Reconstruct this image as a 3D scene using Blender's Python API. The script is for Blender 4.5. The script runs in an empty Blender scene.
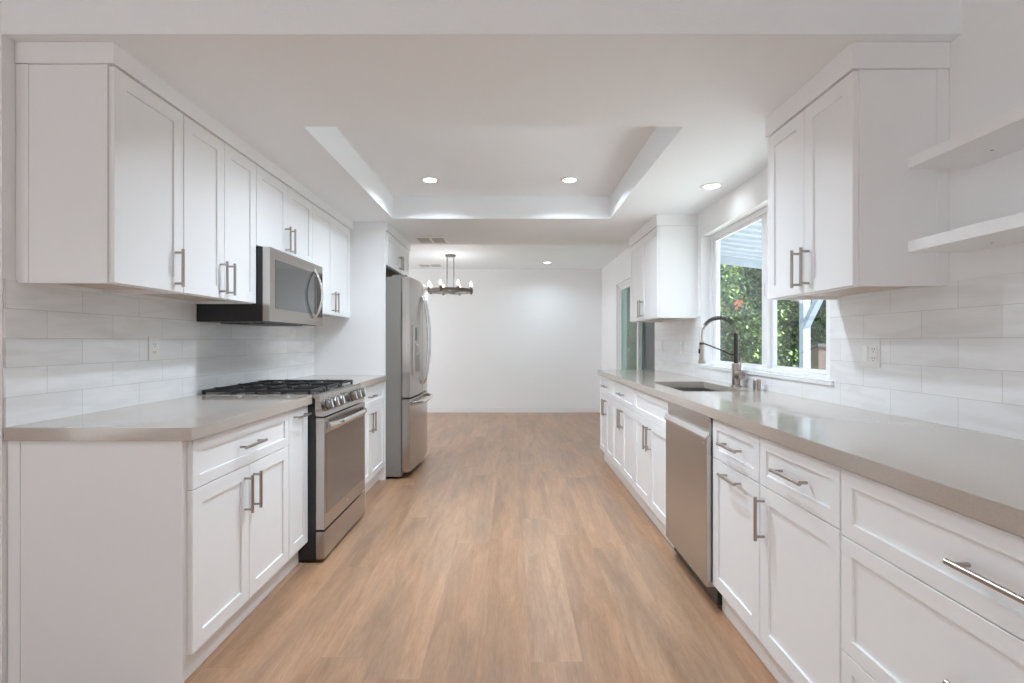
import bpy, bmesh, math, random
from mathutils import Vector, Matrix
random.seed(7)
C = bpy.context.scene.collection
S = bpy.context.scene
PI = math.pi

# ------------------------------------------------------------------ camera, world, exposure
H = 1.208                                   # eye height
cd = bpy.data.cameras.new('camera'); cam = bpy.data.objects.new('camera', cd); C.objects.link(cam)
cam.location = (0, 0, H); cam.rotation_euler = (PI/2, 0, 0)
cd.sensor_width = 36; cd.lens = 500/1024*36; cd.clip_start = 0.05; cd.clip_end = 200
S.camera = cam
S.view_settings.view_transform = 'Standard'; S.view_settings.look = 'None'
S.view_settings.exposure = 1.0; S.view_settings.gamma = 1.0; S.view_settings.use_curve_mapping = False
S.cycles.use_denoising = True
S.cycles.max_bounces = 12; S.cycles.diffuse_bounces = 8; S.cycles.glossy_bounces = 5
S.cycles.transparent_max_bounces = 12
S.cycles.sample_clamp_indirect = 4.0; S.cycles.caustics_reflective = False; S.cycles.caustics_refractive = False

w = bpy.data.worlds.new('world'); S.world = w; w.use_nodes = True
bg = w.node_tree.nodes['Background']
bg.inputs['Color'].default_value = (0.82, 0.91, 1.0, 1); bg.inputs['Strength'].default_value = 1.35

sd = bpy.data.lights.new('sun', 'SUN'); sd.energy = 11.5; sd.angle = 0.02; sd.color = (1, 0.99, 0.97)
sun = bpy.data.objects.new('sun', sd); C.objects.link(sun)
sun.rotation_euler = Vector((-0.70, 0.35, -0.60)).to_track_quat('-Z', 'Y').to_euler(); sun.location = (0, 0, 8)

LAMP_W = 6.8      # power of one recessed lamp
REAR_W = 1.4
DINE_W = 2.9
BULB_W = 0.5

# ------------------------------------------------------------------ plan (metres; camera at x=0, y=0, looking along +y)
XL, XR = -1.722, 1.517            # kitchen side walls (tile faces)
YH = 1.695                        # header / start of the kitchen
YB = 8.50                         # far wall
ZL, ZC = 2.25, 2.44               # dropped ceiling, main ceiling
TOP = 0.915                       # worktop height
TH = 0.046                        # worktop thickness

# ------------------------------------------------------------------ materials
def newmat(name):
    m = bpy.data.materials.new(name); m.use_nodes = True
    return m, m.node_tree, m.node_tree.nodes['Principled BSDF']
def L(nt, a, b): nt.links.new(a, b)
def plain(name, col, rough=0.5, metal=0.0, spec=0.5, bump=0.0, bscale=200, coat=0.0):
    m, nt, p = newmat(name)
    p.inputs['Base Color'].default_value = (*col, 1); p.inputs['Roughness'].default_value = rough
    p.inputs['Metallic'].default_value = metal; p.inputs['Specular IOR Level'].default_value = spec
    p.inputs['Coat Weight'].default_value = coat
    if bump:
        tc = nt.nodes.new('ShaderNodeTexCoord'); n = nt.nodes.new('ShaderNodeTexNoise'); b = nt.nodes.new('ShaderNodeBump')
        n.inputs['Scale'].default_value = bscale; n.inputs['Detail'].default_value = 3
        b.inputs['Strength'].default_value = bump; b.inputs['Distance'].default_value = 0.002
        L(nt, tc.outputs['Object'], n.inputs['Vector']); L(nt, n.outputs['Fac'], b.inputs['Height']); L(nt, b.outputs['Normal'], p.inputs['Normal'])
    return m
def brushed(name, col, rough, scale):
    m, nt, p = newmat(name)
    p.inputs['Metallic'].default_value = 1.0
    tc = nt.nodes.new('ShaderNodeTexCoord'); mp = nt.nodes.new('ShaderNodeMapping'); mp.inputs['Scale'].default_value = scale
    n = nt.nodes.new('ShaderNodeTexNoise'); n.inputs['Scale'].default_value = 6; n.inputs['Detail'].default_value = 4
    L(nt, tc.outputs['Object'], mp.inputs['Vector']); L(nt, mp.outputs['Vector'], n.inputs['Vector'])
    r = nt.nodes.new('ShaderNodeMapRange'); r.inputs['To Min'].default_value = rough*0.8; r.inputs['To Max'].default_value = rough*1.25
    L(nt, n.outputs['Fac'], r.inputs['Value']); L(nt, r.outputs['Result'], p.inputs['Roughness'])
    mx = nt.nodes.new('ShaderNodeMix'); mx.data_type = 'RGBA'
    mx.inputs['A'].default_value = (*[c*0.93 for c in col], 1); mx.inputs['B'].default_value = (*col, 1)
    L(nt, n.outputs['Fac'], mx.inputs['Factor']); L(nt, mx.outputs['Result'], p.inputs['Base Color'])
    b = nt.nodes.new('ShaderNodeBump'); b.inputs['Strength'].default_value = 0.06; b.inputs['Distance'].default_value = 0.001
    L(nt, n.outputs['Fac'], b.inputs['Height']); L(nt, b.outputs['Normal'], p.inputs['Normal'])
    return m

M = {}
M['wall'] = plain('wall_paint', (0.88, 0.885, 0.89), 0.75, bump=0.12, bscale=160)
M['ceil'] = plain('ceiling_paint', (0.905, 0.93, 0.955), 0.85, bump=0.35, bscale=120)
M['cab'] = plain('cabinet_paint', (0.875, 0.88, 0.885), 0.34, spec=0.45)
M['trim'] = plain('trim_paint', (0.87, 0.87, 0.87), 0.4)
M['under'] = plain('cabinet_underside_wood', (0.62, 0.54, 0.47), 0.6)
M['vinyl'] = plain('window_vinyl', (0.88, 0.88, 0.89), 0.35)
M['steel'] = brushed('stainless_steel', (0.55, 0.515, 0.485), 0.24, (1, 1, 40))
M['steelh'] = brushed('stainless_steel_horizontal_brush', (0.58, 0.55, 0.52), 0.24, (2, 2, 60))
M['sink'] = brushed('sink_steel', (0.50, 0.49, 0.48), 0.3, (30, 2, 2))
M['side'] = plain('fridge_side_grey', (0.25, 0.235, 0.22), 0.42, metal=0.2)
M['nickel'] = plain('brushed_nickel', (0.44, 0.39, 0.35), 0.3, metal=1.0)
M['chrome'] = plain('polished_steel', (0.80, 0.79, 0.78), 0.14, metal=1.0)
M['black'] = plain('black_enamel', (0.018, 0.018, 0.02), 0.28)
M['iron'] = plain('cast_iron', (0.03, 0.03, 0.032), 0.5, bump=0.3, bscale=300)
M['knobsteel'] = plain('dark_satin_steel', (0.30, 0.27, 0.25), 0.35, metal=1.0)
M['darkglass'] = plain('dark_glass', (0.055, 0.05, 0.047), 0.06, spec=0.9, coat=0.3)
M['mwglass'] = plain('microwave_glass', (0.07, 0.07, 0.07), 0.05, spec=1.0, coat=0.6)
M['ovenglass'] = plain('oven_glass', (0.11, 0.085, 0.07), 0.08, spec=1.0, coat=0.5)
M['plate'] = plain('outlet_plastic', (0.80, 0.79, 0.77), 0.35)
M['ventgrey'] = plain('vent_shadow_grey', (0.6, 0.6, 0.6), 0.8)
M['slot'] = plain('outlet_slot_and_vent_shade', (0.08, 0.08, 0.08), 0.5)
M['springdark'] = plain('dark_spring_steel', (0.06, 0.055, 0.05), 0.3, metal=1.0)
M['pewter'] = plain('aged_pewter', (0.17, 0.15, 0.13), 0.45, metal=0.7)
M['patio'] = plain('patio_paint', (0.42, 0.47, 0.54), 0.6)
M['post'] = plain('patio_paint_darkened', (0.24, 0.29, 0.36), 0.6)  # patio paint, darkened in colour to offset the sun on post and beam
M['bark'] = plain('bark', (0.10, 0.07, 0.05), 0.9)
M['blossom'] = plain('red_petals', (0.45, 0.10, 0.07), 0.6)
M['concrete'] = plain('patio_concrete', (0.60, 0.60, 0.59), 0.9, bump=0.5, bscale=60)
M['brownwall'] = plain('brown_garden_wall', (0.085, 0.062, 0.05), 0.9, bump=0.6, bscale=40)
M['darkcap'] = plain('dark_wall_cap', (0.05, 0.05, 0.05), 0.7)
M['screen'] = plain('grey_insect_screen', (0.20, 0.22, 0.21), 0.8)

def emis(name, col, k):
    m, nt, p = newmat(name)
    p.inputs['Base Color'].default_value = (*col, 1); p.inputs['Emission Color'].default_value = (*col, 1); p.inputs['Emission Strength'].default_value = k
    return m
M['lens'] = emis('lamp_lens', (1, 0.98, 0.95), 6)
M['bulb'] = emis('lit_bulb_glass', (1, 0.86, 0.70), 2.2)
M['led'] = emis('clock_digits', (0.3, 0.7, 0.8), 0.25)

def glassmat(name, tint, gloss=1.0):
    m = bpy.data.materials.new(name); m.use_nodes = True; nt = m.node_tree; nt.nodes.clear()
    o = nt.nodes.new('ShaderNodeOutputMaterial'); t = nt.nodes.new('ShaderNodeBsdfTransparent'); g = nt.nodes.new('ShaderNodeBsdfGlossy')
    t.inputs['Color'].default_value = (*tint, 1); g.inputs['Roughness'].default_value = 0.02
    f = nt.nodes.new('ShaderNodeLayerWeight'); f.inputs['Blend'].default_value = 0.5
    pw = nt.nodes.new('ShaderNodeMath'); pw.operation = 'POWER'; pw.inputs[1].default_value = 5
    mu = nt.nodes.new('ShaderNodeMath'); mu.operation = 'MULTIPLY_ADD'; mu.inputs[1].default_value = 0.9*gloss; mu.inputs[2].default_value = 0.04*gloss
    mx = nt.nodes.new('ShaderNodeMixShader')
    L(nt, f.outputs['Facing'], pw.inputs[0]); L(nt, pw.outputs[0], mu.inputs[0]); L(nt, mu.outputs[0], mx.inputs[0]); L(nt, t.outputs[0], mx.inputs[1]); L(nt, g.outputs[0], mx.inputs[2]); L(nt, mx.outputs[0], o.inputs[0])
    return m
M['glass'] = glassmat('window_glass', (0.93, 0.96, 0.95), 1.1)
M['tint'] = glassmat('tinted_door_glass', (0.42, 0.55, 0.52), 1.2)

def tile_mat():
    m, nt, p = newmat('white_marble_tile')
    tc = nt.nodes.new('ShaderNodeTexCoord'); sp = nt.nodes.new('ShaderNodeSeparateXYZ'); cb = nt.nodes.new('ShaderNodeCombineXYZ')
    L(nt, tc.outputs['Object'], sp.inputs[0])
    a1 = nt.nodes.new('ShaderNodeMath'); a1.operation = 'SUBTRACT'; a1.inputs[1].default_value = 1.70 - 0.305*10
    a2 = nt.nodes.new('ShaderNodeMath'); a2.operation = 'SUBTRACT'; a2.inputs[1].default_value = 1.0165 - 0.1016*10
    L(nt, sp.outputs['Y'], a1.inputs[0]); L(nt, sp.outputs['Z'], a2.inputs[0]); L(nt, a1.outputs[0], cb.inputs[0]); L(nt, a2.outputs[0], cb.inputs[1])
    br = nt.nodes.new('ShaderNodeTexBrick'); br.offset = 0.5; br.squash = 1
    br.inputs['Scale'].default_value = 1; br.inputs['Brick Width'].default_value = 0.305; br.inputs['Row Height'].default_value = 0.1016
    br.inputs['Mortar Size'].default_value = 0.0013; br.inputs['Mortar Smooth'].default_value = 0.3
    br.inputs['Color1'].default_value = (0.88, 0.885, 0.89, 1); br.inputs['Color2'].default_value = (0.82, 0.825, 0.83, 1); br.inputs['Mortar'].default_value = (0.66, 0.655, 0.65, 1)
    L(nt, cb.outputs[0], br.inputs['Vector'])
    mp = nt.nodes.new('ShaderNodeMapping'); mp.inputs['Scale'].default_value = (1, 3.5, 22)
    n = nt.nodes.new('ShaderNodeTexNoise'); n.inputs['Scale'].default_value = 1.0; n.inputs['Detail'].default_value = 5; n.inputs['Distortion'].default_value = 0.6
    L(nt, tc.outputs['Object'], mp.inputs[0]); L(nt, mp.outputs[0], n.inputs['Vector'])
    cr = nt.nodes.new('ShaderNodeValToRGB'); cr.color_ramp.elements[0].position = 0.36; cr.color_ramp.elements[0].color = (0.93, 0.925, 0.92, 1)
    cr.color_ramp.elements[1].position = 0.56; cr.color_ramp.elements[1].color = (1, 1, 1, 1)
    L(nt, n.outputs['Fac'], cr.inputs[0])
    mx = nt.nodes.new('ShaderNodeMix'); mx.data_type = 'RGBA'; mx.blend_type = 'MULTIPLY'; mx.inputs['Factor'].default_value = 1
    L(nt, br.outputs['Color'], mx.inputs['A']); L(nt, cr.outputs[0], mx.inputs['B']); L(nt, mx.outputs['Result'], p.inputs['Base Color'])
    b = nt.nodes.new('ShaderNodeBump'); b.invert = True; b.inputs['Strength'].default_value = 0.5; b.inputs['Distance'].default_value = 0.001
    L(nt, br.outputs['Fac'], b.inputs['Height']); L(nt, b.outputs['Normal'], p.inputs['Normal'])
    p.inputs['Roughness'].default_value = 0.2
    return m
M['tile'] = tile_mat()

def floor_mat():
    m, nt, p = newmat('oak_plank_floor')
    tc = nt.nodes.new('ShaderNodeTexCoord'); PW, PL = 0.20, 1.52
    def math_(op, a, b=None):
        n = nt.nodes.new('ShaderNodeMath'); n.operation = op
        for k, v in enumerate((a, b)):
            if v is None: continue
            if isinstance(v, (int, float)): n.inputs[k].default_value = v
            else: L(nt, v, n.inputs[k])
        return n.outputs[0]
    sp = nt.nodes.new('ShaderNodeSeparateXYZ'); L(nt, tc.outputs['Object'], sp.inputs[0])
    xs = math_('ADD', sp.outputs['X'], 20-0.068)
    row = math_('FLOOR', math_('DIVIDE', xs, PW))
    wn = nt.nodes.new('ShaderNodeTexWhiteNoise'); wn.noise_dimensions = '1D'; L(nt, row, wn.inputs['W'])
    ys = math_('ADD', math_('ADD', sp.outputs['Y'], 30.0), math_('MULTIPLY', wn.outputs['Value'], PL*3))
    mp = nt.nodes.new('ShaderNodeCombineXYZ'); L(nt, ys, mp.inputs[0]); L(nt, xs, mp.inputs[1])
    def brick(c1, c2, mort):
        br = nt.nodes.new('ShaderNodeTexBrick'); br.offset = 0.0; br.offset_frequency = 2
        br.inputs['Scale'].default_value = 1; br.inputs['Brick Width'].default_value = PL; br.inputs['Row Height'].default_value = PW
        br.inputs['Mortar Size'].default_value = 0.0009; br.inputs['Mortar Smooth'].default_value = 0.4; br.inputs['Bias'].default_value = 0
        br.inputs['Color1'].default_value = c1; br.inputs['Color2'].default_value = c2; br.inputs['Mortar'].default_value = mort
        L(nt, mp.outputs[0], br.inputs['Vector']); return br
    br = brick((0, 0, 0, 1), (1, 1, 1, 1), (0.5, 0.5, 0.5, 1))
    ramp = nt.nodes.new('ShaderNodeValToRGB'); e = ramp.color_ramp.elements
    e[0].position = 0; e[0].color = (0.395, 0.240, 0.149, 1); e[1].position = 1; e[1].color = (0.445, 0.282, 0.180, 1)
    k = e.new(0.5); k.color = (0.425, 0.257, 0.159, 1)
    L(nt, br.outputs['Color'], ramp.inputs[0])
    # grain, shifted per plank
    mul = nt.nodes.new('ShaderNodeVectorMath'); mul.operation = 'SCALE'; mul.inputs['Scale'].default_value = 7.0
    L(nt, br.outputs['Color'], mul.inputs[0])
    gm = nt.nodes.new('ShaderNodeMapping'); gm.inputs['Scale'].default_value = (15, 1.6, 1)
    L(nt, tc.outputs['Object'], gm.inputs[0])
    ad = nt.nodes.new('ShaderNodeVectorMath'); ad.operation = 'ADD'; L(nt, gm.outputs[0], ad.inputs[0]); L(nt, mul.outputs[0], ad.inputs[1])
    n1 = nt.nodes.new('ShaderNodeTexNoise'); n1.inputs['Scale'].default_value = 1.0; n1.inputs['Detail'].default_value = 9; n1.inputs['Roughness'].default_value = 0.74; n1.inputs['Distortion'].default_value = 1.2
    L(nt, ad.outputs[0], n1.inputs['Vector'])
    c1 = nt.nodes.new('ShaderNodeValToRGB'); e = c1.color_ramp.elements
    e[0].position = 0.36; e[0].color = (0.82, 0.77, 0.72, 1); e[1].position = 0.60; e[1].color = (1.05, 1.05, 1.05, 1)
    L(nt, n1.outputs['Fac'], c1.inputs[0])
    # broad tonal clouds along the plank
    gm2 = nt.nodes.new('ShaderNodeMapping'); gm2.inputs['Scale'].default_value = (6, 1.0, 1); L(nt, tc.outputs['Object'], gm2.inputs[0])
    ad2 = nt.nodes.new('ShaderNodeVectorMath'); ad2.operation = 'ADD'; L(nt, gm2.outputs[0], ad2.inputs[0]); L(nt, mul.outputs[0], ad2.inputs[1])
    n2 = nt.nodes.new('ShaderNodeTexNoise'); n2.inputs['Scale'].default_value = 1; n2.inputs['Detail'].default_value = 2; L(nt, ad2.outputs[0], n2.inputs['Vector'])
    c2 = nt.nodes.new('ShaderNodeValToRGB'); e = c2.color_ramp.elements
    e[0].position = 0.35; e[0].color = (0.80, 0.82, 0.85, 1); e[1].position = 0.62; e[1].color = (1.08, 1.05, 1.01, 1)
    L(nt, n2.outputs['Fac'], c2.inputs[0])
    def mulc(a, b):
        mx = nt.nodes.new('ShaderNodeMix'); mx.data_type = 'RGBA'; mx.blend_type = 'MULTIPLY'; mx.inputs['Factor'].default_value = 1
        L(nt, a, mx.inputs['A']); L(nt, b, mx.inputs['B']); return mx.outputs['Result']
    gm3 = nt.nodes.new('ShaderNodeMapping'); gm3.inputs['Scale'].default_value = (150, 9, 1); L(nt, tc.outputs['Object'], gm3.inputs[0])
    n3 = nt.nodes.new('ShaderNodeTexNoise'); n3.inputs['Scale'].default_value = 1; n3.inputs['Detail'].default_value = 3; n3.inputs['Distortion'].default_value = 2.0; L(nt, gm3.outputs[0], n3.inputs['Vector'])
    c3 = nt.nodes.new('ShaderNodeValToRGB'); e = c3.color_ramp.elements
    e[0].position = 0.35; e[0].color = (0.90, 0.89, 0.88, 1); e[1].position = 0.65; e[1].color = (1.07, 1.07, 1.07, 1)
    L(nt, n3.outputs['Fac'], c3.inputs[0])
    col = mulc(mulc(mulc(ramp.outputs[0], c1.outputs[0]), c2.outputs[0]), c3.outputs[0])
    sm = nt.nodes.new('ShaderNodeMix'); sm.data_type = 'RGBA'; sm.inputs['B'].default_value = (0.20, 0.125, 0.08, 1)
    ms = nt.nodes.new('ShaderNodeMath'); ms.operation = 'MULTIPLY'; ms.inputs[1].default_value = 0.35
    L(nt, br.outputs['Fac'], ms.inputs[0]); L(nt, ms.outputs[0], sm.inputs['Factor']); L(nt, col, sm.inputs['A'])
    L(nt, sm.outputs['Result'], p.inputs['Base Color'])
    p.inputs['Roughness'].default_value = 0.30; p.inputs['Specular IOR Level'].default_value = 0.5
    b = nt.nodes.new('ShaderNodeBump'); b.inputs['Strength'].default_value = 0.12; b.inputs['Distance'].default_value = 0.002
    L(nt, n1.outputs['Fac'], b.inputs['Height']); L(nt, b.outputs['Normal'], p.inputs['Normal'])
    return m
M['floor'] = floor_mat()

def quartz():
    m, nt, p = newmat('taupe_quartz')
    tc = nt.nodes.new('ShaderNodeTexCoord'); n = nt.nodes.new('ShaderNodeTexNoise'); n.inputs['Scale'].default_value = 260; n.inputs['Detail'].default_value = 2
    L(nt, tc.outputs['Object'], n.inputs['Vector'])
    cr = nt.nodes.new('ShaderNodeValToRGB'); e = cr.color_ramp.elements
    e[0].position = 0.35; e[0].color = (0.455, 0.392, 0.34, 1); e[1].position = 0.65; e[1].color = (0.485, 0.42, 0.368, 1)
    L(nt, n.outputs['Fac'], cr.inputs[0]); L(nt, cr.outputs[0], p.inputs['Base Color'])
    p.inputs['Roughness'].default_value = 0.17; p.inputs['Specular IOR Level'].default_value = 0.75; p.inputs['Coat Weight'].default_value = 0.35; p.inputs['Coat Roughness'].default_value = 0.04
    return m
M['quartz'] = quartz()

def leafmat():
    m, nt, p = newmat('hedge_leaves')
    g = nt.nodes.new('ShaderNodeNewGeometry'); cr = nt.nodes.new('ShaderNodeValToRGB'); e = cr.color_ramp.elements
    e[0].position = 0; e[0].color = (0.018, 0.055, 0.018, 1); e[1].position = 1; e[1].color = (0.22, 0.29, 0.06, 1)
    k = e.new(0.6); k.color = (0.055, 0.12, 0.035, 1)
    L(nt, g.outputs['Random Per Island'], cr.inputs[0]); L(nt, cr.outputs[0], p.inputs['Base Color'])
    p.inputs['Roughness'].default_value = 0.5
    return m
M['leaf'] = leafmat()
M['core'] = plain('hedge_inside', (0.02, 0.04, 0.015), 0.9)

# ------------------------------------------------------------------ mesh helper: collects shapes in world coordinates
class MB:
    def __init__(s): s.bm = bmesh.new()
    def box(s, x0, x1, y0, y1, z0, z1, bev=0.0, seg=2):
        x0, x1 = min(x0, x1), max(x0, x1); y0, y1 = min(y0, y1), max(y0, y1); z0, z1 = min(z0, z1), max(z0, z1)
        v = [s.bm.verts.new(p) for p in ((x0,y0,z0),(x1,y0,z0),(x1,y1,z0),(x0,y1,z0),(x0,y0,z1),(x1,y0,z1),(x1,y1,z1),(x0,y1,z1))]
        f = [s.bm.faces.new([v[i] for i in q]) for q in ((0,3,2,1),(4,5,6,7),(0,1,5,4),(1,2,6,5),(2,3,7,6),(3,0,4,7))]
        if bev:
            ed = list({e for q in f for e in q.edges})
            bmesh.ops.bevel(s.bm, geom=ed, offset=bev, segments=seg, affect='EDGES', profile=0.6)
        return s
    def prism(s, pts, axis, a0, a1, bev=0.0):
        # pts: 2-D outline in the two other axes (order x,y,z without the axis)
        def P(p, a):
            q = list(p); q.insert('xyz'.index(axis), a); return q
        v0 = [s.bm.verts.new(P(p, a0)) for p in pts]; v1 = [s.bm.verts.new(P(p, a1)) for p in pts]
        n = len(pts); f = [s.bm.faces.new(v0[::-1]), s.bm.faces.new(v1)]
        for i in range(n): f.append(s.bm.faces.new([v0[i], v0[(i+1) % n], v1[(i+1) % n], v1[i]]))
        bmesh.ops.recalc_face_normals(s.bm, faces=f)
        if bev: bmesh.ops.bevel(s.bm, geom=list({e for q in f for e in q.edges}), offset=bev, segments=2, affect='EDGES')
        return s
    def cyl(s, p0, p1, r0, r1=None, n=20):
        r1 = r0 if r1 is None else r1
        p0, p1 = Vector(p0), Vector(p1); d = (p1-p0); q = d.to_track_quat('Z', 'Y')
        a = [s.bm.verts.new(p0 + q @ Vector((r0*math.cos(2*PI*i/n), r0*math.sin(2*PI*i/n), 0))) for i in range(n)]
        b = [s.bm.verts.new(p1 + q @ Vector((r1*math.cos(2*PI*i/n), r1*math.sin(2*PI*i/n), 0))) for i in range(n)]
        s.bm.faces.new(a[::-1]); s.bm.faces.new(b)
        for i in range(n): s.bm.faces.new([a[i], a[(i+1) % n], b[(i+1) % n], b[i]])
        return s
    def lathe(s, c, prof, n=24, axis=(0,0,1)):
        q = Vector(axis).to_track_quat('Z', 'Y'); c = Vector(c); rings = []
        for r, h in prof:
            if r <= 1e-6: rings.append([s.bm.verts.new(c + q @ Vector((0, 0, h)))])
            else: rings.append([s.bm.verts.new(c + q @ Vector((r*math.cos(2*PI*i/n), r*math.sin(2*PI*i/n), h))) for i in range(n)])
        for A, B in zip(rings, rings[1:]):
            for i in range(n):
                j = (i+1) % n
                if len(A) == 1 and len(B) == 1: continue
                if len(A) == 1: s.bm.faces.new([A[0], B[j], B[i]])
                elif len(B) == 1: s.bm.faces.new([A[i], A[j], B[0]])
                else: s.bm.faces.new([A[i], A[j], B[j], B[i]])
        return s
    def tube(s, pts, r, n=12, sy=1.0):
        pts = [Vector(p) for p in pts]; rings = []; up = Vector((0.13, 0.21, 0.97))
        t0 = (pts[1]-pts[0]).normalized(); u = t0.cross(up).normalized()
        rr = r if isinstance(r, (list, tuple)) else [r]*len(pts)
        for i, p in enumerate(pts):
            t = (pts[min(i+1, len(pts)-1)] - pts[max(i-1, 0)]).normalized()
            u = (u - t*u.dot(t)).normalized(); v = t.cross(u)
            rings.append([s.bm.verts.new(p + (u*math.cos(2*PI*k/n) + v*math.sin(2*PI*k/n)*sy)*rr[i]) for k in range(n)])
        for A, B in zip(rings, rings[1:]):
            for k in range(n): s.bm.faces.new([A[k], A[(k+1) % n], B[(k+1) % n], B[k]])
        s.bm.faces.new(rings[0][::-1]); s.bm.faces.new(rings[-1])
        return s
    def ring(s, c, r_in, r_out, z0, z1, n=48):
        return s.lathe(c, [(r_in, z0), (r_out, z0), (r_out, z1), (r_in, z1), (r_in, z0)], n)
    def build(s, name, mat, parent=None, smooth=35):
        bmesh.ops.recalc_face_normals(s.bm, faces=s.bm.faces)
        off = Vector((0, 0, 0)); q = parent
        while q is not None: off += q.location; q = q.parent
        bmesh.ops.translate(s.bm, verts=s.bm.verts, vec=-off)
        me = bpy.data.meshes.new(name); s.bm.to_mesh(me); s.bm.free()
        me.materials.append(M[mat] if isinstance(mat, str) else mat)
        for p in me.polygons: p.use_smooth = True
        me.set_sharp_from_angle(angle=math.radians(smooth))
        o = bpy.data.objects.new(name, me); C.objects.link(o)
        if parent is not None: o.parent = parent
        wn = o.modifiers.new('weighted_normal', 'WEIGHTED_NORMAL'); wn.keep_sharp = True; wn.weight = 60
        return o

def thing(name, label, cat, loc, group=None):
    o = bpy.data.objects.new(name, None); C.objects.link(o); o.location = loc; o.empty_display_size = 0.1
    o['label'] = label; o['category'] = cat
    if group: o['group'] = group
    return o
def tag(o, label, cat, group=None):
    o['label'] = label; o['category'] = cat
    if group: o['group'] = group
    return o
def struct(o): o['kind'] = 'structure'; return o
def copy_tree(o, parent=None):
    c = o.copy(); C.objects.link(c)
    if parent is not None: c.parent = parent
    for ch in list(o.children): copy_tree(ch, c)
    return c

# ------------------------------------------------------------------ room shell
WT = 0.15
struct(MB().box(-3.35, 1.70, -3.2, YB+0.15, -0.12, 0).build('floor', 'floor'))
# right wall, with the sink window and the sliding door openings
WY0, WY1, WZ0, WZ1 = 2.385, 4.03, 1.022, 2.055
DY0, DY1, DZ1 = 5.32, 7.30, 2.04
XO = XR + 0.008
b = MB()
for y0, y1, z0, z1 in ((-3.2, WY0, 0, ZC), (WY0, WY1, 0, WZ0-0.0225), (WY0, WY1, WZ1, ZC), (WY1, DY0, 0, ZC), (DY0, DY1, DZ1, ZC), (DY1, YB+0.15, 0, ZC)):
    b.box(XO, XO+WT, y0, y1, z0, z1)
wr = struct(b.build('wall_right', 'wall'))
b = MB()
TT = 1.416
for y0, y1, z0, z1 in ((0.42, WY0, TOP, TT), (WY0, WY1, TOP, WZ0-0.022), (WY1, DY0, TOP, TT)):
    b.box(XR, XO, y0, y1, z0, z1)
b.build('tile_backsplash', 'tile', wr)
# left wall beside the cabinets
wl = struct(MB().box(XL-0.008-WT, XL-0.008, YH, 5.46, 0, ZC).build('wall_left', 'wall'))
MB().box(XL-0.008, XL, 1.70, 4.36, TOP, 1.42).build('tile_backsplash', 'tile', wl)
struct(MB().box(-3.35, XL-0.008-WT, YH, YH+0.12, 0, ZC).build('wall_front_left', 'wall'))
struct(MB().box(-3.35, XL-0.008-WT, 5.34, 5.46, 0, ZC).build('wall_dining_near', 'wall'))
b = MB()   # unseen dining room outer wall, wide opening added to let daylight in
for y0, y1, z0, z1 in ((5.46, 5.6, 0, ZC), (5.6, 8.2, 0, 0.05), (5.6, 8.2, 2.2, ZC), (8.2, YB, 0, ZC)): b.box(-3.5, -3.35, y0, y1, z0, z1)
struct(b.build('wall_dining_left', 'wall'))
struct(MB().box(-3.5, XO+WT, YB, YB+0.15, 0, ZC).build('wall_back', 'wall'))
b = MB()   # room behind the camera: unseen walls, openings added to let daylight in
for y0, y1, z0, z1 in ((-3.2, -2.0, 0, ZC), (-2.0, -0.4, 0, 0.4), (-2.0, -0.4, 2.1, ZC), (-0.4, YH+0.12, 0, ZC)): b.box(-3.5, -3.35, y0, y1, z0, z1)
struct(b.build('wall_rear_left', 'wall'))
b = MB()
for x0, x1, z0, z1 in ((-3.5, -2.2, 0, ZC), (-2.2, -1.0, 2.1, ZC), (-1.0, XO+WT, 0, ZC)): b.box(x0, x1, -3.35, -3.2, z0, z1)
struct(b.build('wall_rear', 'wall'))
# ceilings
struct(MB().box(-3.5, XO+WT, -3.35, YB+0.15, ZC, ZC+0.15).build('ceiling', 'ceil'))
TX0, TX1, TY0, TY1, YE = -1.01, 0.83, 2.424, 4.24, 5.37
b = MB()
for x0, x1, y0, y1 in ((XL-0.008, XO, YH, TY0), (XL-0.008, TX0, TY0, TY1), (TX1, XO, TY0, TY1), (XL-0.008, XO, TY1, YE)):
    b.box(x0, x1, y0, y1, ZL, ZC)
bmesh.ops.remove_doubles(b.bm, verts=b.bm.verts, dist=1e-5)
struct(b.build('ceiling_kitchen_soffit', 'ceil', smooth=20))
# baseboards
struct(MB().box(-3.35, XO, YB-0.014, YB, 0, 0.09, 0.003).build('baseboard_back', 'trim'))
struct(MB().box(XO-0.014, XO, DY1+0.0, YB-0.014, 0, 0.09, 0.003).build('baseboard_right', 'trim'))
struct(MB().box(-3.35, XL-0.02, YH-0.014, YH, 0, 0.09, 0.003).build('baseboard_left', 'trim'))

# window over the sink
XG = 1.630
fw = struct(MB().box(XG-0.035, XG+0.03, WY0, WY0+0.155, WZ0, WZ1, 0.002).box(XG-0.035, XG+0.03, WY1-0.045, WY1, WZ0, WZ1, 0.002)
     .box(XG-0.035, XG+0.03, WY0+0.155, WY1-0.045, WZ0, WZ0+0.016, 0.002).box(XG-0.035, XG+0.03, WY0+0.155, WY1-0.045, WZ1-0.035, WZ1, 0.002).build('window_1', 'vinyl'))
def sash(y0, y1, x, wdt, name, parent, z0, z1, w0=None, wz=None):
    b = MB(); w0 = w0 or wdt; wz = wz or wdt*0.9
    b.box(x-0.012, x+0.012, y0, y0+w0, z0, z1, 0.002).box(x-0.012, x+0.012, y1-wdt, y1, z0, z1, 0.002)
    b.box(x-0.012, x+0.012, y0+w0, y1-wdt, z0, z0+wz, 0.002).box(x-0.012, x+0.012, y0+w0, y1-wdt, z1-wz, z1, 0.002)
    return b.build(name, 'vinyl', parent)
s1 = sash(3.15, WY1-0.045, XG-0.012, 0.040, 'window_sash', fw, WZ0+0.016, WZ1-0.035, w0=0.065, wz=0.020)
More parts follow.
